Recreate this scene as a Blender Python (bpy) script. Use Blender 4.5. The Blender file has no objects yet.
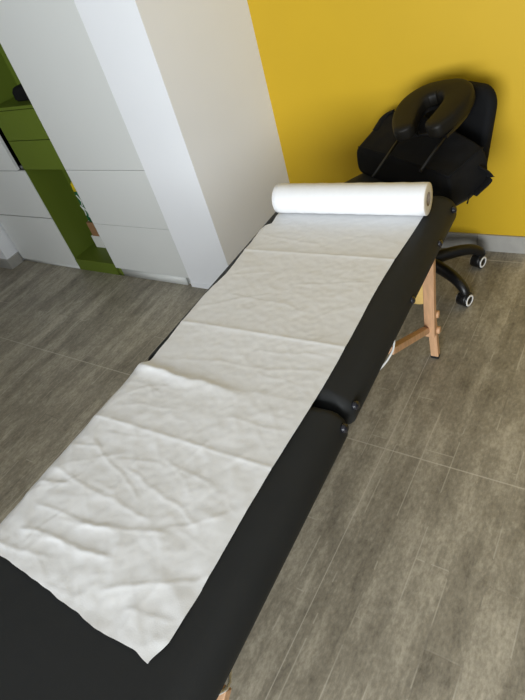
import bpy, bmesh, math, random
from mathutils import Vector, Matrix, noise
PI = math.pi
random.seed(7)
scn = bpy.context.scene
COL = scn.collection

# ------------------------------------------------------------------ materials
def srgb(r, g, b):
    f = lambda c: (c/255/12.92) if c/255 <= .04045 else ((c/255+.055)/1.055)**2.4
    return (f(r), f(g), f(b), 1)

def mat(name, col, rough=.5, metal=0, var=0, vscale=8, bump=0, bscale=60, spec=.5, stretch=None, coat=0, sheen=0):
    m = bpy.data.materials.new(name); m.use_nodes = True
    nt = m.node_tree; N = nt.nodes; L = nt.links
    b = N['Principled BSDF']
    b.inputs['Base Color'].default_value = col
    b.inputs['Roughness'].default_value = rough
    b.inputs['Metallic'].default_value = metal
    b.inputs['Specular IOR Level'].default_value = spec
    b.inputs['Coat Weight'].default_value = coat
    b.inputs['Sheen Weight'].default_value = sheen
    tc = N.new('ShaderNodeTexCoord'); mp = N.new('ShaderNodeMapping')
    L.new(tc.outputs['Object'], mp.inputs['Vector'])
    if stretch: mp.inputs['Scale'].default_value = stretch
    if var:
        n = N.new('ShaderNodeTexNoise'); n.inputs['Scale'].default_value = vscale; n.inputs['Detail'].default_value = 5
        L.new(mp.outputs[0], n.inputs['Vector'])
        r = N.new('ShaderNodeValToRGB')
        r.color_ramp.elements[0].position = .3; r.color_ramp.elements[1].position = .7
        r.color_ramp.elements[0].color = tuple(c*(1-var) for c in col[:3])+(1,)
        r.color_ramp.elements[1].color = tuple(min(1, c*(1+var)) for c in col[:3])+(1,)
        L.new(n.outputs['Fac'], r.inputs['Fac']); L.new(r.outputs['Color'], b.inputs['Base Color'])
    if bump:
        n = N.new('ShaderNodeTexNoise'); n.inputs['Scale'].default_value = bscale; n.inputs['Detail'].default_value = 4
        L.new(mp.outputs[0], n.inputs['Vector'])
        bp = N.new('ShaderNodeBump'); bp.inputs['Strength'].default_value = bump; bp.inputs['Distance'].default_value = .002
        L.new(n.outputs['Fac'], bp.inputs['Height']); L.new(bp.outputs['Normal'], b.inputs['Normal'])
    return m

M = {}
M['yellow'] = mat('yellow_paint', srgb(199, 162, 14), .6, var=.02, vscale=3, bump=.06, bscale=150)
M['white_wall'] = mat('white_paint', srgb(238, 240, 243), .6, var=.01, vscale=4, bump=.06, bscale=150)
M['grey_wall'] = mat('grey_paint', srgb(130, 126, 120), .6, var=.02, vscale=3)  # for the added unseen walls, grey to cut their bounced light
M['lacquer'] = mat('white_lacquer', srgb(220, 222, 219), .38, var=.008, vscale=2)
M['green'] = mat('green_laminate', srgb(96, 112, 38), .5, var=.02, vscale=3, spec=.25)
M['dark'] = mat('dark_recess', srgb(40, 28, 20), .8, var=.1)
M['vinyl'] = mat('black_vinyl', srgb(44, 45, 45), .5, var=.03, vscale=20, bump=.12, bscale=500, spec=.08)
M['cradle_vinyl'] = mat('cradle_vinyl', srgb(22, 20, 16), .5, bump=.12, bscale=400, spec=.2)
M['plastic'] = mat('black_plastic', srgb(15, 15, 16), .38, var=.05)
M['bumper'] = mat('bumper_plastic', srgb(30, 30, 36), .25, var=.05)
M['fabric'] = mat('black_fabric', srgb(13, 13, 14), .9, var=.15, vscale=30, bump=.4, bscale=700, spec=.25)
M['mesh'] = mat('black_mesh_fabric', srgb(15, 16, 18), .85, var=.1, vscale=40, bump=.3, bscale=800, spec=.2)
M['paper'] = mat('white_paper', srgb(229, 230, 231), .55, var=.012, vscale=60, bump=.16, bscale=420, spec=.35)
M['paper_end'] = mat('paper_roll_edge', srgb(225, 220, 210), .8, var=.06, vscale=120)
M['core'] = mat('cardboard_core', srgb(150, 135, 118), .85, var=.08, vscale=60)
M['beech'] = mat('beech_wood', srgb(206, 163, 125), .5, var=.14, vscale=9, bump=.08, bscale=40, stretch=(9, 9, 1.2))
M['pale_wood'] = mat('pale_wood', srgb(232, 196, 120), .5, var=.06, vscale=10, stretch=(2, 9, 9))
M['frame_wood'] = mat('dark_frame_wood', srgb(60, 48, 38), .6, var=.1)
M['cable'] = mat('white_cable', srgb(228, 228, 224), .45, var=.02)
M['rim'] = mat('white_rim', srgb(232, 232, 232), .35, var=.02)
M['rubber'] = mat('black_rubber', srgb(22, 22, 22), .8, var=.05)
M['steel'] = mat('steel', srgb(150, 150, 152), .3, 1, var=.04)
M['kraft'] = mat('kraft_board', srgb(150, 112, 76), .8, var=.08, vscale=25)
M['carton_white'] = mat('white_carton', srgb(226, 226, 222), .6, var=.02)
M['pack_green'] = mat('pack_green', srgb(18, 98, 62), .4, var=.08)
M['pack_yellow'] = mat('pack_yellow', srgb(244, 212, 30), .4, var=.04)
M['skirt_tile'] = mat('grey_skirting_tile', srgb(158, 156, 150), .45, var=.10, vscale=12)
M['grout'] = mat('grout', srgb(140, 136, 128), .9, var=.05)

def floor_material():
    m = bpy.data.materials.new('plank_print_tile'); m.use_nodes = True
    nt = m.node_tree; N = nt.nodes; L = nt.links; b = N['Principled BSDF']
    tc = N.new('ShaderNodeTexCoord')
    sp = N.new('ShaderNodeSeparateXYZ'); L.new(tc.outputs['Object'], sp.inputs[0])
    def math_(op, a, bb=None, c=None):
        n = N.new('ShaderNodeMath'); n.operation = op
        for i, v in enumerate((a, bb, c)):
            if v is None: continue
            if isinstance(v, (int, float)): n.inputs[i].default_value = v
            else: L.new(v, n.inputs[i])
        return n.outputs[0]
    X, Y = sp.outputs['X'], sp.outputs['Y']
    # boards run along Y: brick rows across X, 0.1 m wide
    cb = N.new('ShaderNodeCombineXYZ')
    L.new(math_('ADD', Y, 5.49), cb.inputs[0]); L.new(math_('ADD', X, 10.246), cb.inputs[1])
    br = N.new('ShaderNodeTexBrick'); L.new(cb.outputs[0], br.inputs['Vector'])
    br.offset = .37; br.offset_frequency = 2; br.squash = 1
    br.inputs['Scale'].default_value = 1
    br.inputs['Brick Width'].default_value = .62; br.inputs['Row Height'].default_value = .1
    br.inputs['Mortar Size'].default_value = .0026; br.inputs['Mortar Smooth'].default_value = .5
    br.inputs['Bias'].default_value = 0
    br.inputs['Color1'].default_value = (.0, .0, .0, 1); br.inputs['Color2'].default_value = (1, 1, 1, 1)
    br.inputs['Mortar'].default_value = (.5, .5, .5, 1)
    # grain stretched along Y
    mg = N.new('ShaderNodeMapping'); mg.inputs['Scale'].default_value = (12, 1.5, 1); L.new(tc.outputs['Object'], mg.inputs[0])
    n1 = N.new('ShaderNodeTexNoise'); n1.inputs['Scale'].default_value = 1; n1.inputs['Detail'].default_value = 7; n1.inputs['Roughness'].default_value = .62
    L.new(mg.outputs[0], n1.inputs['Vector'])
    n2 = N.new('ShaderNodeTexNoise'); n2.inputs['Scale'].default_value = 80; n2.inputs['Detail'].default_value = 5; n2.inputs['Roughness'].default_value = .7
    mg2 = N.new('ShaderNodeMapping'); mg2.inputs['Scale'].default_value = (1.25, .6, 1); L.new(tc.outputs['Object'], mg2.inputs[0]); L.new(mg2.outputs[0], n2.inputs['Vector'])
    n3 = N.new('ShaderNodeTexNoise'); n3.inputs['Scale'].default_value = 3.2; n3.inputs['Detail'].default_value = 4
    L.new(tc.outputs['Object'], n3.inputs['Vector'])
    bsep = N.new('ShaderNodeSeparateColor'); L.new(br.outputs['Color'], bsep.inputs[0])
    v = math_('MULTIPLY_ADD', n1.outputs['Fac'], .9, -.45)
    v = math_('ADD', v, math_('MULTIPLY_ADD', n2.outputs['Fac'], .7, -.35))
    v = math_('ADD', v, math_('MULTIPLY_ADD', n3.outputs['Fac'], .35, -.175))
    v = math_('ADD', v, math_('MULTIPLY_ADD', bsep.outputs[0], .12, -.06))
    n4 = N.new('ShaderNodeTexNoise'); n4.inputs['Scale'].default_value = 16; n4.inputs['Detail'].default_value = 6; n4.inputs['Roughness'].default_value = .65; n4.inputs['Distortion'].default_value = .6
    L.new(mg2.outputs[0], n4.inputs['Vector'])
    v = math_('ADD', v, math_('MULTIPLY_ADD', n4.outputs['Fac'], .55, -.275))
    v = math_('ADD', v, .5)
    rp = N.new('ShaderNodeValToRGB'); L.new(v, rp.inputs['Fac'])
    e = rp.color_ramp.elements
    e[0].position = .12; e[0].color = srgb(90, 84, 73)
    e[1].position = .88; e[1].color = srgb(204, 196, 177)
    mid = e.new(.5); mid.color = srgb(150, 143, 127)
    # printed board joints: broken thin lines, darker or lighter
    nj = N.new('ShaderNodeTexNoise'); nj.inputs['Scale'].default_value = 6; L.new(tc.outputs['Object'], nj.inputs['Vector'])
    jm = math_('MULTIPLY', br.outputs['Fac'], math_('GREATER_THAN', nj.outputs['Fac'], .49))
    jr = N.new('ShaderNodeValToRGB'); L.new(n3.outputs['Fac'], jr.inputs['Fac'])
    jr.color_ramp.elements[0].position = .38; jr.color_ramp.elements[0].color = srgb(104, 97, 86)
    jr.color_ramp.elements[1].position = .5; jr.color_ramp.elements[1].color = srgb(205, 198, 182)
    mx = N.new('ShaderNodeMix'); mx.data_type = 'RGBA'
    L.new(math_('MULTIPLY', jm, .42), mx.inputs[0]); L.new(rp.outputs['Color'], mx.inputs[6]); L.new(jr.outputs['Color'], mx.inputs[7])
    # grout between tiles 0.65 x 1.2
    def grid(c, off, per, w):
        f = math_('FRACT', math_('DIVIDE', math_('ADD', c, off + per*20), per))
        d = math_('MULTIPLY', math_('MINIMUM', f, math_('SUBTRACT', 1, f)), per)
        return math_('LESS_THAN', d, w)
    g = math_('MAXIMUM', grid(X, .576, .65, .0016), grid(Y, -1.057, 1.2, .0024))
    mx2 = N.new('ShaderNodeMix'); mx2.data_type = 'RGBA'
    L.new(math_('MULTIPLY', g, .5), mx2.inputs[0]); L.new(mx.outputs[2], mx2.inputs[6]); mx2.inputs[7].default_value = srgb(212, 205, 190)
    L.new(mx2.outputs[2], b.inputs['Base Color'])
    b.inputs['Roughness'].default_value = .42
    b.inputs['Specular IOR Level'].default_value = .4
    hh = math_('SUBTRACT', math_('MULTIPLY', v, .6), math_('MULTIPLY', jm, .5))
    bp = N.new('ShaderNodeBump'); bp.inputs['Strength'].default_value = .25; bp.inputs['Distance'].default_value = .002
    L.new(hh, bp.inputs['Height']); L.new(bp.outputs['Normal'], b.inputs['Normal'])
    return m
M['floor'] = floor_material()

# ------------------------------------------------------------------ helpers
def link(name, bm, m, parent=None, smooth=True, bevel=0, seg=2, label=None):
    bmesh.ops.recalc_face_normals(bm, faces=bm.faces[:])
    me = bpy.data.meshes.new(name); bm.to_mesh(me); bm.free()
    o = bpy.data.objects.new(name, me); COL.objects.link(o)
    for mm in (m if isinstance(m, (list, tuple)) else [m]): me.materials.append(mm)
    if parent: o.parent = parent
    if smooth:
        for p in me.polygons: p.use_smooth = True
    if bevel:
        b = o.modifiers.new('bevel', 'BEVEL'); b.width = bevel; b.segments = seg; b.limit_method = 'ANGLE'; b.angle_limit = .6
        b.harden_normals = True
    if label: o['label'] = label
    return o

def empty(name, loc, rz=0):
    o = bpy.data.objects.new(name, None); COL.objects.link(o)
    o.location = loc; o.rotation_euler = (0, 0, rz); o.empty_display_size = .05
    return o

def tag(o, label, cat, group=None):
    o['label'] = label; o['category'] = cat
    if group: o['group'] = group
    return o

def struct(o):
    o['kind'] = 'structure'; return o

def box(bm, x0, x1, y0, y1, z0, z1, mtx=None):
    vs = [bm.verts.new((x, y, z)) for x in (x0, x1) for y in (y0, y1) for z in (z0, z1)]
    if mtx is not None:
        for v in vs: v.co = mtx @ v.co
    for f in ((0, 1, 3, 2), (4, 6, 7, 5), (0, 4, 5, 1), (2, 3, 7, 6), (0, 2, 6, 4), (1, 5, 7, 3)):
        bm.faces.new([vs[i] for i in f])
    return vs

def bx(*a, **k):
    bm = bmesh.new(); box(bm, *a, **k); return bm

def rrect(x0, x1, y0, y1, r, n=8):
    """rounded rectangle; r is one radius or four (x0y0, x1y0, x1y1, x0y1)"""
    if not isinstance(r, (tuple, list)): r = (r,)*4
    out = []
    for (cx, cy, sx, sy, a0, rr) in ((x0, y0, 1, 1, PI, r[0]), (x1, y0, -1, 1, 1.5*PI, r[1]), (x1, y1, -1, -1, 0, r[2]), (x0, y1, 1, -1, .5*PI, r[3])):
        rr = max(rr, .0005)
        for i in range(n+1):
            a = a0 + i/n*PI/2
            out.append((cx+sx*rr+rr*math.cos(a), cy+sy*rr+rr*math.sin(a)))
    return out

def loft(bm, rings, cap=True, closed=True):
    vr = [[bm.verts.new(p) for p in ring] for ring in rings]
    for a, b in zip(vr[:-1], vr[1:]):
        n = len(a)
        for i in range(n if closed else n-1):
            j = (i+1) % n
            bm.faces.new((a[i], a[j], b[j], b[i]))
    if cap:
        bm.faces.new(vr[0]); bm.faces.new(vr[-1])
    return vr

def tube(bm, pts, r, n=10, sx=1, up=Vector((0, 0, 1)), cap=True):
    """sweep an n-gon; r = number or list, sx = width/height ratio"""
    pts = [Vector(p) for p in pts]
    rings = []
    for i, p in enumerate(pts):
        t = (pts[min(i+1, len(pts)-1)]-pts[max(i-1, 0)]).normalized()
        s = t.cross(up)
        if s.length < 1e-4: s = t.cross(Vector((0, 1, 0)))
        s.normalize(); w = s.cross(t).normalized()
        rr = r[i] if isinstance(r, (list, tuple)) else r
        rings.append([p+s*(rr*sx*math.cos(2*PI*k/n))+w*(rr*math.sin(2*PI*k/n)) for k in range(n)])
    return loft(bm, rings, cap)

def cyl(bm, c, axis, r, h, n=24, r2=None, bev=0):
    axis = Vector(axis).normalized(); c = Vector(c)
    a = axis.orthogonal().normalized(); b = axis.cross(a)
    r2 = r if r2 is None else r2
    prof = [(r, 0), (r2, h)] if not bev else [(r-bev, 0), (r-bev*.3, bev*.3), (r, bev), (r2, h-bev), (r2-bev*.3, h-bev*.3), (r2-bev, h)]
    loft(bm, [[c+axis*z+(a*math.cos(2*PI*k/n)+b*math.sin(2*PI*k/n))*rr for k in range(n)] for rr, z in prof])

def catmull(pts, n):
    pts = [Vector(p) for p in pts]
    P = [2*pts[0]-pts[1]]+pts+[2*pts[-1]-pts[-2]]
    out = []
    for i in range(1, len(P)-2):
        for k in range(n):
            t = k/n
            a, b, c, d = P[i-1], P[i], P[i+1], P[i+2]
            out.append(.5*((2*b)+(-a+c)*t+(2*a-5*b+4*c-d)*t*t+(-a+3*b-3*c+d)*t**3))
    out.append(pts[-1]); return out

def interp(tab, x):
    if x <= tab[0][0]: return tab[0][1]
    for (a, va), (b, vb) in zip(tab[:-1], tab[1:]):
        if x <= b:
            t = (x-a)/(b-a); t = t*t*(3-2*t)*.5+t*.5
            return va+(vb-va)*t
    return tab[-1][1]

# ------------------------------------------------------------------ the room
YC = 1.757      # cabinet and pillar front plane
YW = 2.34       # yellow wall
struct(link('floor', bx(-6, 3, -4.2, YW+.2, -.06, 0), M['floor'], smooth=False))
struct(link('wall_back', bx(-1.70, 3, YW, YW+.12, 0, 2.75), M['yellow'], smooth=False))
# white pillar: a prism whose right side runs back to the yellow wall
bm = bmesh.new()
loft(bm, [[(-2.005, YC, z), (-1.684, YC, z), (-1.588, YW+.001, z), (-1.588, YW+.1, z), (-2.005, YW+.1, z)] for z in (0, 2.75)])
struct(link('wall_pillar', bm, M['white_wall'], smooth=False))
struct(link('trim_1', bx(-2.005, -1.682, YC-.004, YC-.0005, .0, .03), M['white_wall'], smooth=False))
# short white return wall left of the cupboards
struct(link('wall_left', bx(-6, -3.632, 1.66, YW+.1, 0, 2.75), M['white_wall'], smooth=False))
bm = bmesh.new(); box(bm, -6, -3.618, 1.646, 1.66, 0, .075); box(bm, -3.632, -3.618, 1.66, YC-.004, 0, .075)
struct(link('baseboard_left', bm, M['skirt_tile'], smooth=False))
# grey tile skirting on the yellow wall, joint at x = -0.588
bm = bmesh.new()
for a, b in ((-1.586, -1.245), (-1.243, -.5895), (-.5865, .062), (.065, .715), (.718, 1.37), (1.373, 3)):
    box(bm, a, b, YW-.011, YW-.0005, 0, .09)
struct(link('baseboard_back', bm, M['skirt_tile'], smooth=False, bevel=.0015))
struct(link('trim_2', bx(-1.586, 3, YW-.006, YW-.0005, 0, .0895), M['grout'], smooth=False))

# ------------------------------------------------------------------ built-in cupboards
def front(name, parent, x0, x1, z0, z1, m, y=YC, t=.018, g=.0015, label=None):
    return link(name, bx(x0+g, x1-g, y, y+t, z0+g, z1-g), m, parent, bevel=.0015, label=label)

# tall white cupboard beside the pillar
X0, X1 = -2.607, -2.0065
t = tag(empty('tall_cupboard', (X0, YC, 0)), 'tall white flat-front cupboard with two deep drawers, against the white pillar', 'cupboard')
P = lambda bmx: bmx
def shift(bm, d):
    bmesh.ops.translate(bm, verts=bm.verts[:], vec=d); return bm
def part(name, parent, dims, m, bevel=0, label=None, org=None):
    bm = bmesh.new(); box(bm, *dims)
    o = parent.location
    shift(bm, (-o.x, -o.y, -o.z))
    return link(name, bm, m, parent, bevel=bevel, label=label)
part('carcass', t, (X0+.001, X1, YC+.019, YW-.012, .0, 2.7), M['lacquer'])
part('door', t, (X0, X1, YC, YC+.018, .7065, 2.7), M['lacquer'], .0012)
part('drawer', t, (X0, X1, YC, YC+.018, .372, .7045), M['lacquer'], .0012)
part('drawer', t, (X0, X1, YC, YC+.018, .0575, .3705), M['lacquer'], .0012)
part('plinth', t, (X0+.042, X1-.035, YC+.003, YC+.018, 0, .056), M['lacquer'])
part('plinth_end', t, (X0, X0+.0415, YC+.002, YC+.018, 0, .0565), M['green'], label='green end of the plinth')

# green niche unit
G0, G1 = -2.987, -2.609
t = tag(empty('shelf_unit', (G0, YC, 0)), 'narrow green shelf unit with two drawers between open niches', 'shelf unit')
bm = bmesh.new()
for d in ((G0, G0+.004, YC+.004, 2.0, 0, 2.7), (G1-.004, G1, YC+.004, 2.0, 0, 2.7), (G0+.004, G1-.004, 1.985, 2.0, 0, 2.7),
          (G0+.004, G1-.004, YC+.02, 1.985, .066, .084), (G0+.004, G1-.004, YC+.004, 1.985, .708, .724),
          (G0+.004, G1-.004, YC+.02, 1.985, 1.04, 1.055), (G0+.004, G1-.004, YC+.004, 1.985, 1.72, 1.736)):
    box(bm, *d)
shift(bm, (-G0, -YC, 0)); link('carcass', bm, M['green'], t, smooth=False)
part('drawer', t, (G0+.002, G1-.001, YC, YC+.018, .709, .8755), M['green'], .0012)
part('drawer', t, (G0+.002, G1-.001, YC, YC+.018, .8795, 1.038), M['green'], .0012)
part('shelf', t, (G0+.002, G1-.001, YC, YC+.02, 1.041, 1.057), M['green'], .0012)
part('plinth', t, (G0+.002, G1-.001, YC, YC+.0195, 0, .084), M['green'], .0012)

# white cupboard on the left
L0, L1 = -3.614, -2.989
t = tag(empty('drawer_cupboard', (L0, YC, 0)), 'white flat-front cupboard left of the green shelves, its upper door shifted aside', 'cupboard')
bm = bmesh.new()
for d in ((L0, L0+.018, YC+.02, 2.3, 0, 2.7), (L1-.018, L1, YC+.02, 2.3, 0, 2.7), (L0+.018, L1-.018, 2.28, 2.3, 0, 2.7), (L0+.018, L1-.018, YC+.02, 2.28, .66, .69), (L0+.018, L1-.018, YC+.02, 2.28, 0, .05)):
    box(bm, *d)
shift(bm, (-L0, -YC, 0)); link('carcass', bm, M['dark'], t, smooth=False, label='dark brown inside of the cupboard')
part('drawer', t, (L0, L1-.002, YC, YC+.018, .022, .3805), M['lacquer'], .0012)
part('drawer', t, (L0, L1-.002, YC, YC+.018, .3865, .698), M['lacquer'], .0012)
part('door', t, (L0, -3.055, YC-.002, YC+.018, .702, 2.7), M['lacquer'], .0012)
bm = bmesh.new(); box(bm, -3.052, -3.0, YC+.022, YC+.05, .70, .722)
shift(bm, (-L0, -YC, 0)); link('hinge', bm, M['steel'], t, bevel=.003)
part('plinth', t, (L0, L1-.002, YC+.004, YC+.018, 0, .02), M['lacquer'])

# things in the niches
bm = bmesh.new(); box(bm, -.13, .13, -.03, .03, 0, .088)
o = link('carton', bm, M['carton_white'], bevel=.002); o.location = (-2.785, 1.935, .0845)
tag(o, 'white carton on the floor of the green niche, lowest of the stack', 'box')
t = tag(empty('carton', (-2.765, 1.935, .173)), 'brown cardboard box on the white carton in the green niche', 'box')
link('body', bx(-.13, .13, -.03, .03, 0, .1), M['kraft'], t, bevel=.002)
link('tape', bx(-.131, .131, -.012, .012, .0995, .1006), M['carton_white'], t, smooth=False)
t = tag(empty('packet', (-2.752, 1.937, .2742)), 'dark green packet with yellow top and white swirl, in the green niche', 'packet')
bm = bmesh.new()
rings = []
for z, sx, sy in ((0, .9, .9), (.008, 1, 1), (.1, 1, 1), (.2, 1, .95), (.212, 1, .93)):
    rings.append([(x*sx, y*sy, z) for x, y in rrect(-.12, .12, -.027, .027, .012, 4)])
loft(bm, rings); link('body', bm, M['pack_green'], t)
bm = bmesh.new()
loft(bm, [[(x*sx, y*sy, z) for x, y in rrect(-.121, .121, -.027, .027, .012, 4)] for z, sx, sy in ((.212, 1, .95), (.258, 1, .8), (.27, .98, .3))])
o = link('top_band', bm, M['pack_yellow'], t); o['label'] = 'yellow top band'
bm = bmesh.new()
for q in ([(-.105, .19), (-.085, .15), (-.098, .11), (-.07, .07), (-.085, .04)], [(-.07, .19), (-.06, .14), (-.045, .10), (-.055, .06)], [(-.115, .12), (-.1, .085), (-.105, .05)]):
    tube(bm, catmull([(a, -.0275, b) for a, b in q], 6), .004, 6)
link('swirl', bm, M['carton_white'], t, label='white swirl mark')
# soft black pouch on the upper green shelf
bm = bmesh.new()
loft(bm, [[(x*s, y*s, z) for x, y in rrect(-.09, .09, -.055, .055, .02, 5)] for z, s in ((0, .9), (.01, 1), (.045, .98), (.062, .85), (.068, .7))])
o = link('pouch', bm, M['fabric']); o.location = (-2.748, 1.88, 1.058)
tag(o, 'small black pouch on the upper green shelf', 'pouch')

# ------------------------------------------------------------------ massage table
TH = math.radians(1.75)
TABLE = (-.797, .695, 0)
tb = tag(empty('massage_table', TABLE, TH), 'long folding massage table with black padded vinyl top and wooden legs', 'massage table')
HW, ZT = .337, .66
PROF = [(.034, .556), (.018, .562), (.008, .572), (.002, .586), (0, .604), (.0035, .622), (.011, .637), (.022, .648), (.036, .6555), (.052, .6592), (.07, ZT)]
def cushion(y0, y1, r, hinge):
    bm = bmesh.new()
    rings = []
    for ins, z in PROF:
        h0 = ins*.55 if hinge == 0 else ins
        h1 = ins*.55 if hinge == 1 else ins
        rr = [max(.004, q-ins*.5) for q in r]
        rings.append([(x, y, z) for x, y in rrect(-HW+ins, HW-ins, y0+h0, y1-h1, rr, 8)])
    loft(bm, rings); return bm
far = link('cushion', cushion(.003, 1.012, (.03, .03, .055, .055), 0), M['vinyl'], tb)
near = link('cushion', cushion(-.955, -.003, (.075, .075, .03, .03), 1), M['vinyl'], tb)
# frames under the cushions
for a, b in ((.006, .985), (-.94, -.006)):
    bm = bmesh.new()
    for d in ((-HW+.05, -HW+.07, a, b), (HW-.07, HW-.05, a, b), (-HW+.07, HW-.07, a, a+.02), (-HW+.07, HW-.07, b-.02, b)):
        box(bm, d[0], d[1], d[2], d[3], 0.5, .5555)
    link('frame', bm, M['frame_wood'], tb, smooth=False, bevel=.002)
# corner bumpers and hidden hinge
for (sx, y, z) in ((1, .935, .628), (1, .758, .61), (1, .47, .605), (1, .034, .625), (1, -.036, .622), (1, -.88, .628)):
    bm = bmesh.new()
    x = HW-.005
    cyl(bm, (sx*x, y, z), (sx, 0, .25), .0115, .006, 18)
    rings = []
    base = Vector((sx*x, y, z))+Vector((sx, 0, .25)).normalized()*.006
    ax = Vector((sx, 0, .25)).normalized(); a = ax.orthogonal().normalized(); b = ax.cross(a)
    for q in range(7):
        an = q/6*PI/2*.97
        rings.append([base+ax*(.007*math.sin(an))+(a*math.cos(2*PI*k/18)+b*math.sin(2*PI*k/18))*(.0115*math.cos(an)) for k in range(18)])
    loft(bm, rings)
    link('bumper', bm, M['bumper'], tb)
for x in (-.22, .22):
    bm = bmesh.new()
    box(bm, x-.03, x+.03, -.04, .04, .4955, .4998); cyl(bm, (x-.03, 0, .496), (1, 0, 0), .005, .06, 12)
    link('hinge', bm, M['steel'], tb, bevel=.0006)

def obox(bm, p0, p1, w, d, side=Vector((1, 0, 0))):
    """square bar from p0 to p1, w along side, d across"""
    p0, p1 = Vector(p0), Vector(p1); t = (p1-p0).normalized()
    s = (side-t*side.dot(t)).normalized(); q = t.cross(s)
    loft(bm, [[p+s*a*w/2+q*b*d/2 for a, b in ((-1, -1), (1, -1), (1, 1), (-1, 1))] for p in (p0, p1)])

for sy in (1, -1):
    e = -.013 if sy > 0 else .095     # the near pair of legs is splayed further out
    for sx in (1, -1):
        X = .262*sx
        bm = bmesh.new(); obox(bm, (X+.026*sx, sy*(.80+e*.8), .5555), (X+.004*sx, sy*(.838+e), .145), .040, .028)
        leg = link('leg', bm, M['beech'], tb, bevel=.003)
        bm = bmesh.new(); obox(bm, (X+.008*sx, sy*(.842+e), .34), (X+.009*sx, sy*(.868+e), .012), .031, .024)
        link('leg_extension', bm, M['beech'], leg, bevel=.002)
        bm = bmesh.new(); obox(bm, (X+.009*sx, sy*(.8681+e), .0122), (X+.009*sx, sy*(.869+e), 0), .032, .025)
        link('foot', bm, M['rubber'], leg, bevel=.002)
        for z in (.24, .155):
            yk = sy*(.872+e-(z-.012)*.0775)
            bm = bmesh.new(); cyl(bm, (X+.022*sx, yk, z), (sx, 0, 0), .015, .014, 10, bev=.003)
            link('knob', bm, M['beech'], leg)
        bm = bmesh.new()
        cyl(bm, (X-.030*sx, sy*(.815+e), .365), (0, 1, 0), .055, .016, 32, bev=.002)
        link('gusset', bm, M['pale_wood'], leg, label='pale round wooden gusset')
    b_ = 0 if sy > 0 else .115
    for sx in (1, -1):
        X = .262*sx
        bm = bmesh.new(); obox(bm, (X-.006*sx, sy*(.812+b_), .180), (X-.012*sx, sy*(.470+b_), .385), .026, .026)
        br_ = link('brace', bm, M['beech'], tb, bevel=.003)
        bm = bmesh.new()
        tube(bm, catmull([(X-.004*sx, sy*(.56+b_), .498), (X-.004*sx, sy*(.50+b_), .43), (X-.006*sx, sy*(.463+b_), .382), (X-.05*sx, sy*(.40+b_), .33), (X-.15*sx, sy*.2, .30), (X-.2*sx, 0, .30)], 6), .0035, 8)
        link('cable', bm, M['cable'], br_, label='white plastic-coated cable')
    bm = bmesh.new(); obox(bm, (-.24, sy*(.815+e*.8), .49), (.24, sy*(.815+e*.8), .49), .02, .04, Vector((0, 1, 0)))
    link('crossbar', bm, M['beech'], tb, bevel=.003)

# ------------------------------------------------------------------ exam paper: roll, core and unrolled sheet
def ztop(x):
    d = HW-abs(x)
    if d >= .07: return ZT
    tab = [(i, z) for i, z in PROF[4:]]
    if d <= 0: return .605 + d*1.5
    for (a, za), (b, zb) in zip(tab[:-1], tab[1:]):
        if d <= b: return za+(zb-za)*(d-a)/(b-a)
    return ZT
pr_ = tag(empty('exam_paper_roll', (-.801, .695, 0), TH), 'roll of white exam paper across the massage table, a long creased sheet pulled out', 'paper roll')
RR, RY = .0525, .842
RZ = math.radians(1.0)
rz0 = Vector((.006, RY, ZT+.0035+RR))
axis = Vector((math.cos(RZ), math.sin(RZ), 0)); perp = Vector((-math.sin(RZ), math.cos(RZ), 0)); upv = Vector((0, 0, 1))
HL = .2775
def ringpts(x, r, n=56):
    return [rz0+axis*x+(perp*math.cos(2*PI*k/n)+upv*math.sin(2*PI*k/n))*r for k in range(n)]
bm = bmesh.new()
ri = .0225
prof = [(-HL, ri), (-HL, .035), (-HL, RR-.002), (-HL+.0015, RR)]
prof += [(-HL+.02+i*(2*HL-.04)/24, RR+.0005*math.sin(i*1.9)) for i in range(25)]
prof += [(HL-.0015, RR), (HL, RR-.002), (HL, .035), (HL, ri)]
loft(bm, [ringpts(x, r) for x, r in prof], cap=False)
for f in bm.faces:
    c = f.calc_center_median(); xx = (c-rz0).dot(axis)
    if abs(xx) > HL-.0012: f.material_index = 1
w = link('wound_paper', bm, [M['paper'], M['paper_end']], pr_)
bm = bmesh.new()
loft(bm, [ringpts(x, r, 40) for x, r in ((-HL+.001, ri), (-HL+.001, ri-.004), (HL-.001, ri-.004), (HL-.001, ri), (-HL+.001, ri))], cap=False)
link('cardboard_core', bm, M['core'], pr_)

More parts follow.
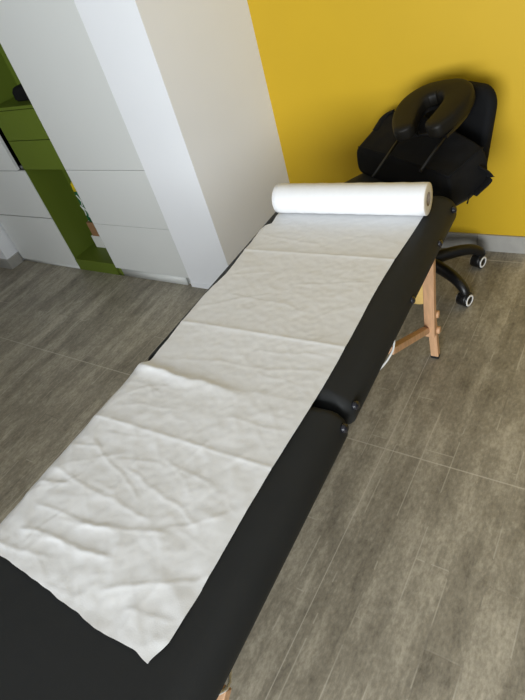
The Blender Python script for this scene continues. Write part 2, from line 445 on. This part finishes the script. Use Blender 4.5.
EDGE_L = [(-.63, -.305), (-.551, -.318), (-.348, -.313), (-.19, -.312), (-.107, -.309), (-.04, -.316), (-.02, -.308), (.0, -.280), (.06, -.282), (.195, -.290), (.291, -.294), (.438, -.276), (.6, -.287), (.70, -.296), (.733, -.292), (.748, -.268), (.80, -.276), (.86, -.281)]
EDGE_R = [(-.641, .230), (-.60, .246), (-.5, .249), (-.3, .247), (0, .258), (.129, .260), (.45, .252), (.86, .270)]
END = [(0, -.610), (.14, -.617), (.35, -.623), (.6, -.633), (.75, -.641), (.93, -.638), (1, -.645)]
def smooth_edge(tab, y):
    return sum(interp(tab, y+d) for d in (-.08, -.04, 0, .04, .08))/5 if y > -.5 else interp(tab, y)
PERF = [.577, .180, -.217]
SEG = [ # crease segments (x0,y0,x1,y1, height, width)
 (-.32, -.022, .10, -.048, .013, .022), (-.25, .020, .265, .085, .0035, .012), (-.05, -.04, .25, -.02, .004, .025),
 (-.29, -.389, .057, -.425, .006, .010), (-.24, -.545, .04, -.520, .010, .011), (-.262, -.49, .0, -.47, .007, .010),
 (-.253, -.29, .002, -.39, .006, .008), (-.10, -.335, .17, -.385, .005, .008), (-.085, -.25, -.07, -.42, .004, .007),
 (.054, -.585, .25, -.47, .006, .010), (-.16, -.50, .13, -.43, .006, .010), (.07, -.17, .04, -.37, .0035, .007),
 (-.31, -.44, -.2, -.41, .007, .010), (-.2, -.585, -.16, -.47, .005, .007), (.0, -.46, .06, -.55, .005, .008),
 (.10, -.43, .22, -.33, .004, .007), (-.26, -.17, -.06, -.13, .003, .006), (.05, -.12, .24, -.11, .003, .007),
 (-.28, -.13, -.15, -.07, .003, .007), (.12, -.60, .24, -.56, .005, .009), (-.3, -.60, -.1, -.575, .006, .012),
 (.02, .12, .25, .135, .0025, .007), (-.2, .33, .1, .30, .003, .010), (-.28, .25, -.05, .36, .003, .009),
 (.0, .42, .23, .46, .003, .010), (-.26, .43, -.1, .47, .003, .009), (-.27, .68, -.02, .63, .004, .013), (.05, .70, .25, .66, .003, .012),
 (-.31, -.33, -.2, -.30, .005, .008), (-.02, -.28, .15, -.30, .004, .007), (.17, -.24, .2, -.42, .003, .007)]
rnd = random.Random(3)
for _ in range(110):   # small random creases, denser towards the loose end
    yy = -.62 + 1.35*rnd.random()**1.7; xx = rnd.uniform(-.29, .23); a = rnd.gauss(0, .8); l = rnd.uniform(.02, .09)
    SEG.append((xx-l*math.cos(a), yy-l*math.sin(a), xx+l*math.cos(a), yy+l*math.sin(a), rnd.uniform(.0008, .0026)*(1.3 if yy < -.1 else .8), rnd.uniform(.004, .009)))
def wrinkle(x, y):
    h = 0
    for p in PERF:
        d = abs(y-p-(.01*x))
        h += .0016*math.exp(-d/.005)+.0016*math.exp(-d/.035)
    wx = .014*noise.noise(Vector((x*8, y*8, 7)))+.005*noise.noise(Vector((x*25, y*25, 7))); wy = .014*noise.noise(Vector((x*8, y*8, 19)))+.005*noise.noise(Vector((x*25, y*25, 19)))
    x0_, y0_ = x, y; x, y = x+wx, y+wy
    for (a, b, c, d, H, W) in SEG:
        dx, dy = c-a, d-b; L2 = dx*dx+dy*dy
        t = ((x-a)*dx+(y-b)*dy)/L2
        tc = min(1, max(0, t)); e = math.hypot(x-a-tc*dx, y-b-tc*dy)
        W = W if H > .012 else W*.72
        if e > W*5: continue
        L = math.sqrt(L2); end = min(1, (.5-abs(tc-.5))*L/.03+.15)
        if H > .012: end = max(0, 1-tc)**.8*min(1, .55+tc*3)
        s = ((x-a)*dy-(y-b)*dx)/L
        k = 1.0 if s > 0 else 1.7
        h += (H*.9 if H > .012 else H*.25)*end*math.exp(-(e/W*k)**(1.5 if H > .012 else 1.1))
    x, y = x0_, y0_
    amp = .0008+.0013*max(0, min(1, (-.05-y)/.4))
    v = Vector((x*9, y*9, 1.3))
    n = noise.noise(v)*1.0+noise.noise(v*2.3)*.6
    rdg = 1-abs(noise.noise(Vector((x*13+3, y*13, 5.1))))*2.2
    h += amp*(n+.6)+amp*.75*max(0, rdg)+.0006*noise.noise(v*6)
    h += .0035*max(0, noise.noise(Vector((x*3+9, y*4.2, .4))))
    return max(0, h)
NX, NY = 130, 340
bm = bmesh.new(); grid = []
for j in range(NY+1):
    v = j/NY
    row = []
    for i in range(NX+1):
        u = i/NX
        y0 = interp(END, u)+.002*noise.noise(Vector((u*18, 0, 2)))
        y1 = RY+math.sin(RZ)*(u-.5)*.56
        y = y0+(y1-y0)*v
        xl, xr = interp(EDGE_L, y), smooth_edge(EDGE_R, y)
        xl += .0015*noise.noise(Vector((y*30, 1, 0)))
        x = xl+(xr-xl)*u
        fade = min(1, (y1-y)/.05)
        z = ztop(x)+.0016+wrinkle(x, y)*fade
        if v > .93: z = max(z, ZT+.0016)
        row.append(bm.verts.new((x, y, z)))
    grid.append(row)
for j in range(NY):
    for i in range(NX):
        bm.faces.new((grid[j][i], grid[j][i+1], grid[j+1][i+1], grid[j+1][i]))
sh = link('sheet', bm, M['paper'], pr_)
so = sh.modifiers.new('thick', 'SOLIDIFY'); so.thickness = .0002; so.offset = 1; so.use_rim = False

# ------------------------------------------------------------------ office chair
CX, CY = -.742, 2.05
ch = tag(empty('office_chair', (CX, CY, 0)), 'black swivel office chair on castors against the yellow wall', 'chair')
bm = bmesh.new()
cyl(bm, (0, 0, .075), (0, 0, 1), .035, .06, 28, .03, bev=.005)
link('hub', bm, M['plastic'], ch)
bm = bmesh.new(); cyl(bm, (0, 0, .13), (0, 0, 1), .024, .16, 24); cyl(bm, (0, 0, .28), (0, 0, 1), .014, .16, 20); box(bm, -.09, .09, -.07, .07, .425, .449)
link('gas_column', bm, M['plastic'], ch, bevel=.002)
A0 = math.radians(-34)
for k in range(5):
    a = A0+k*math.radians(72)
    if k == 2: a = math.radians(106)
    d = Vector((math.cos(a), math.sin(a), 0))
    bm = bmesh.new()
    pts = catmull([d*.02+upv*.112, d*.09+upv*.118, d*.16+upv*.116, d*.215+upv*.104, d*.248+upv*.082, d*.258+upv*.062], 5)
    n = len(pts)
    tube(bm, pts, [.030-.010*i/n for i in range(n)], 12, sx=1.0)
    link('base_leg', bm, M['plastic'], ch)
    # castor: hood between two wheels, white ring on the outer faces
    ax = Vector((math.cos(math.radians(-18)), math.sin(math.radians(-18)), 0))
    if k == 2: ax = Vector((1, 0, 0))
    c = d*(.252, .243, .235, .252, .252)[k]
    c = c+upv*.0315
    bm = bmesh.new()
    cyl(bm, c+upv*.012, (0, 0, 1), .007, .035, 14)
    for s in (-1, 1):
        cyl(bm, c+ax*(s*.006), ax*s, .0312, .02, 30, bev=.005)
    cyl(bm, c-ax*.008, ax, .0305, .016, 26); cyl(bm, c+upv*.004-ax*.020, ax, .0335, .040, 28, bev=.006)
    wh = link('castor', bm, M['plastic'], ch)
    for s in (-1, 1):
        bm = bmesh.new()
        q = c+ax*(s*.0255); p = ax.orthogonal().normalized(); r_ = ax.cross(p)
        loft(bm, [[q+ax*(s*z)+(p*math.cos(2*PI*i/32)+r_*math.sin(2*PI*i/32))*r for i in range(32)] for r, z in ((.0272, 0), (.0265, .0022), (.0185, .0022), (.0180, 0), (.0272, 0))], cap=False)
        link('wheel_rim', bm, M['rim'], wh, label='white wheel rim')
# seat and backrest, turned about 30 degrees
SR = math.radians(-30)
rot = Matrix.Rotation(SR, 4, 'Z')
bm = bmesh.new()
sc_ = Vector((-.072, -.03, 0))
rings = []
for ins, z in ((.03, .452), (.01, .458), (0, .474), (0, .5), (.01, .514), (.03, .521), (.06, .523)):
    rings.append([rot @ Vector((x, y, 0))+sc_+upv*z for x, y in rrect(-.25+ins, .25-ins, -.235+ins, .215-ins, .085-ins*.5, 8)])
loft(bm, rings); link('seat', bm, M['vinyl'], ch)
# backrest: curved padded slab leaning back
bm = bmesh.new()
bcen = Vector((.112, .130, 0))
rings = []
for ins, dy in ((.02, -.028), (.006, -.022), (0, -.01), (0, .01), (.006, .02), (.02, .024)):
    ring = []
    for x, zz in rrect(-.19+ins, .15-ins, -.05+ins, .30-ins, (.04, .04, .075, .13), 8):
        yy = dy+.06*(zz/.30)-.05*(1-(x/.2)**2)*0+.02*(x/.2)**2*-1
        ring.append(rot @ Vector((x, yy, 0))+bcen+upv*(.550+zz*.94))
    rings.append(ring)
loft(bm, rings); link('backrest', bm, M['mesh'], ch)
bm = bmesh.new()
tube(bm, catmull([sc_+rot @ Vector((0, .1, .455)), sc_+rot @ Vector((0, .19, .452)), rot @ Vector((0, .0, .5))+bcen+rot @ Vector((0, .05, 0)), rot @ Vector((0, .055, .66))+bcen], 6), .014, 10, sx=2)
link('back_bar', bm, M['plastic'], ch)

# ------------------------------------------------------------------ black bag lying on the seat
bg = tag(empty('carry_bag', (-.755, 1.985, .5235)), 'soft black fabric bag slumped across the office chair seat', 'bag')
base = Vector((-.755, 1.985, .5235))
def bagmesh():
    bm = bmesh.new()
    A, B = Vector((-1.048, 2.098, 0)), Vector((-.548, 1.798, 0))
    C, D = Vector((-.462, 1.965, 0)), Vector((-.945, 2.275, 0))
    U, V_, W = 34, 16, 8
    def P(u, v, w):
        bot = (A*(1-u)+B*u)*(1-v)+(D*(1-u)+C*u)*v
        hf = .122+.008*u+.012*math.sin(PI*u)
        hb = .212-.046*u+.03*math.sin(PI*u)
        ht = hf*(1-v)+hb*v
        p = bot+upv*(.0+ht*w)
        ctr = (A+B+C+D)/4
        # soft edges: pull in near top and bottom
        k = 1-.07*abs(2*w-1)**4
        p = Vector((ctr.x+(p.x-ctr.x)*k, ctr.y+(p.y-ctr.y)*k, p.z))
        n = noise.noise(Vector((p.x*11, p.y*11, p.z*14)))*.010+noise.noise(Vector((p.x*25, p.y*25, p.z*25)))*.004
        if w > .02: p += Vector((n*.6, -n*.6, n*.8))
        return p-Vector((base.x, base.y, 0))
    cache = {}
    def vert(i, j, k):
        key = (i, j, k)
        if key not in cache: cache[key] = bm.verts.new(P(i/U, j/V_, k/W))
        return cache[key]
    def quad(a, b, c, d):
        bm.faces.new((vert(*a), vert(*b), vert(*c), vert(*d)))
    for i in range(U):
        for j in range(V_):
            quad((i, j, 0), (i, j+1, 0), (i+1, j+1, 0), (i+1, j, 0)); quad((i, j, W), (i+1, j, W), (i+1, j+1, W), (i, j+1, W))
        for k in range(W):
            quad((i, 0, k), (i+1, 0, k), (i+1, 0, k+1), (i, 0, k+1)); quad((i, V_, k), (i, V_, k+1), (i+1, V_, k+1), (i+1, V_, k))
    for j in range(V_):
        for k in range(W):
            quad((0, j, k), (0, j, k+1), (0, j+1, k+1), (0, j+1, k)); quad((U, j, k), (U, j+1, k), (U, j+1, k+1), (U, j, k+1))
    return bm, P
bm, BP = bagmesh()
body = link('body', bm, M['fabric'], bg)
mo = body.modifiers.new('soft', 'BEVEL'); mo.width = .008; mo.segments = 2; mo.limit_method = 'ANGLE'; mo.angle_limit = .9
# piping along the top edges and round the right end
bm = bmesh.new()
tube(bm, [BP(i/30, .0, 1)+upv*.001 for i in range(31)], .0035, 8)
tube(bm, [BP(1, i/12, 1)+upv*.001 for i in range(13)], .0035, 8)
link('piping', bm, M['mesh'], body)
for q, r_, k_ in (([BP(.03, .45, 1)+upv*.002, BP(.01, .62, 1)+upv*.001, BP(.0, .74, 1)+upv*.002, BP(.01, .86, 1)+upv*.003, BP(.05, .95, 1)+upv*.004], .004, 4),
        ([BP(1, .75, .75), BP(1, .92, .5)+Vector((.006, 0, 0)), BP(1, .97, .30)+Vector((.010, -.004, 0)), BP(1, .6, .12)+Vector((.008, 0, 0))], .004, 5),
        ([BP(1, .5, .2)+Vector((.004, 0, 0)), BP(1, .48, .05)+Vector((.010, 0, 0)), BP(1, .45, 0)+Vector((.012, 0, -.012))], .0022, 2)):
    bm = bmesh.new(); tube(bm, catmull(q, 6), r_, 8, sx=k_)
    link('strap', bm, M['fabric'], bg)

# ------------------------------------------------------------------ face cradle resting on the bag
vax = Vector((.100, .962, .256)).normalized()
uax = Vector((.983, -.134, .122)); uax = (uax-vax*uax.dot(vax)).normalized()
nax = uax.cross(vax).normalized()
org = Vector((-.694, 2.05, .832))
fc = tag(empty('face_cradle', org), 'black padded horseshoe face cradle propped on the bag on the chair', 'face cradle')
def F(a, b, c): return (uax*a+vax*b+nax*c)*1.05
half = catmull([(0, .096, 0), (.05, .084, 0), (.084, .048, 0), (.091, -.002, 0), (.080, -.056, 0), (.062, -.104, 0)], 8)
path = [Vector((-p.x, p.y, 0)) for p in reversed(half)][:-1]+half
n = len(path); rings = []
L = [0]
for p, q in zip(path[:-1], path[1:]): L.append(L[-1]+(q-p).length)
def section(p, t, wd, th, top=0):
    s = Vector((t.y, -t.x, 0))
    out = []
    for k in range(20):
        a = 2*PI*k/20; ca, sa = math.cos(a), math.sin(a)
        ex = .45
        xx = wd*math.copysign(abs(ca)**ex, ca); zz = th*math.copysign(abs(sa)**ex, sa)
        q = p+s*xx; out.append(F(q.x, q.y, zz-th))
    return out
cap_r = .039
def limb(i):
    u = abs(i/(len(path)-1)-.5)*2      # 0 at the crown, 1 at the tips
    return .043+.009*math.sin(PI*min(1, u/.95)) if u < .5 else .039+.013*math.sin(PI/2*(1-(u-.5)/.5))
ext = []
t0 = (path[0]-path[1]).normalized(); t1 = (path[-1]-path[-2]).normalized()
def endcap(p, d, rev):
    r = []
    for q in range(1, 8):
        an = q/8*PI/2*1.08; an = min(an, PI/2*.985)
        r.append((p+d*(cap_r*.85*math.sin(an)), max(.08, math.cos(an)**.8)))
    return list(reversed(r)) if rev else r
seq = [(p, s) for p, s in endcap(path[0], t0, True)]+[(p, 1+i*0) for i, p in enumerate(path)]+[(p, s) for p, s in endcap(path[-1], t1, False)]
for i, (p, s) in enumerate(seq):
    a = seq[max(0, i-1)][0]; b = seq[min(len(seq)-1, i+1)][0]
    t = (b-a).normalized()
    rings.append([v for v in section(p, t, (limb(i-7) if s == 1 else cap_r*s), .028*(.55+.45*s))])
    if s < 1:   # keep the cap centred in height
        rings[-1] = [v-nax*(.028-.028*(.55+.45*s))*1.05 for v in rings[-1]]
bm = bmesh.new(); loft(bm, rings); link('pad', bm, M['cradle_vinyl'], fc)
bm = bmesh.new()
rings = []
for i, p in enumerate(path):
    a = path[max(0, i-1)]; b = path[min(n-1, i+1)]; t = (b-a).normalized(); s = Vector((t.y, -t.x, 0))
    rings.append([F(*(p+s*x).xy, z) for x, z in ((-.034, -.0565), (.034, -.0565), (.034, -.069), (-.034, -.069))])
loft(bm, rings); link('platform', bm, M['plastic'], fc, smooth=False)
for sx, e in ((-1, Vector((-.838, 1.795, .664))), (1, Vector((-.655, 1.800, .684)))):
    bm = bmesh.new()
    a = F(sx*.094-.008, -.02, -.074); b = e-org
    tube(bm, [a, a.lerp(b, .5), b], .0055, 12)
    link('support_rod', bm, M['plastic'], fc)
bm = bmesh.new()
a = F(-.10, -.075, -.075); b = F(.09, -.075, -.075)
tube(bm, [a, a.lerp(b, .5), b], .005, 10)
link('crossbar', bm, M['plastic'], fc)

# ------------------------------------------------------------------ camera
R = ((0.83253811, 0.49508957, -0.24852892), (0.17870018, -0.66466893, -0.72545259), (-0.52435346, 0.55955476, -0.64183481))
cam = bpy.data.cameras.new('camera'); co = bpy.data.objects.new('camera', cam); COL.objects.link(co)
r0, r1, r2 = (Vector(r) for r in R)
mw = Matrix((r0, -r1, -r2)).transposed().to_4x4(); mw.translation = Vector((0, 0, 1.6))
co.matrix_world = mw
cam.sensor_fit = 'VERTICAL'; cam.sensor_height = 24; cam.lens = 24*533.777/700
cam.clip_start = .02
scn.camera = co

struct(link('wall_unseen_side', bx(-4.6, -4.5, -4.2, 1.66, 0, 2.75), M['grey_wall'], smooth=False))  # unseen wall, added to keep sky light off the left side
struct(link('wall_light_blocker', bx(-4.5, -1.0, -1.35, -1.25, 0, 1.12), M['grey_wall'], smooth=False))  # invented low partition behind the camera, blocks window light from the left floor
struct(link('ceiling', bx(-6, 3, -4.2, YW+.2, 2.75, 2.85), M['white_wall'], smooth=False))  # unseen ceiling, added to shut out sky light from above

# ------------------------------------------------------------------ daylight
w = bpy.data.worlds.new('room_daylight'); scn.world = w; w.use_nodes = True
bgk = w.node_tree.nodes['Background']; bgk.inputs[0].default_value = (.74, .86, 1.0, 1); bgk.inputs[1].default_value = .11
def area(name, loc, target, sx, sy, power, col):
    l = bpy.data.lights.new(name, 'AREA'); l.shape = 'RECTANGLE'; l.size = sx; l.size_y = sy; l.energy = power; l.color = col
    l.spread = math.radians(120)
    o = bpy.data.objects.new(name, l); COL.objects.link(o); o.location = loc
    o.rotation_euler = (Vector(target)-Vector(loc)).to_track_quat('-Z', 'Y').to_euler()
    return o
area('window_daylight', (.3, -3.0, 1.40), (-.3, 2, 1.0), 2.4, 1.7, 120, (.93, .97, 1.0))
vs = scn.view_settings; scn.display_settings.display_device = 'sRGB'
vs.view_transform = 'Standard'; vs.look = 'None'; vs.gamma = 1; vs.use_curve_mapping = False; vs.exposure = 0
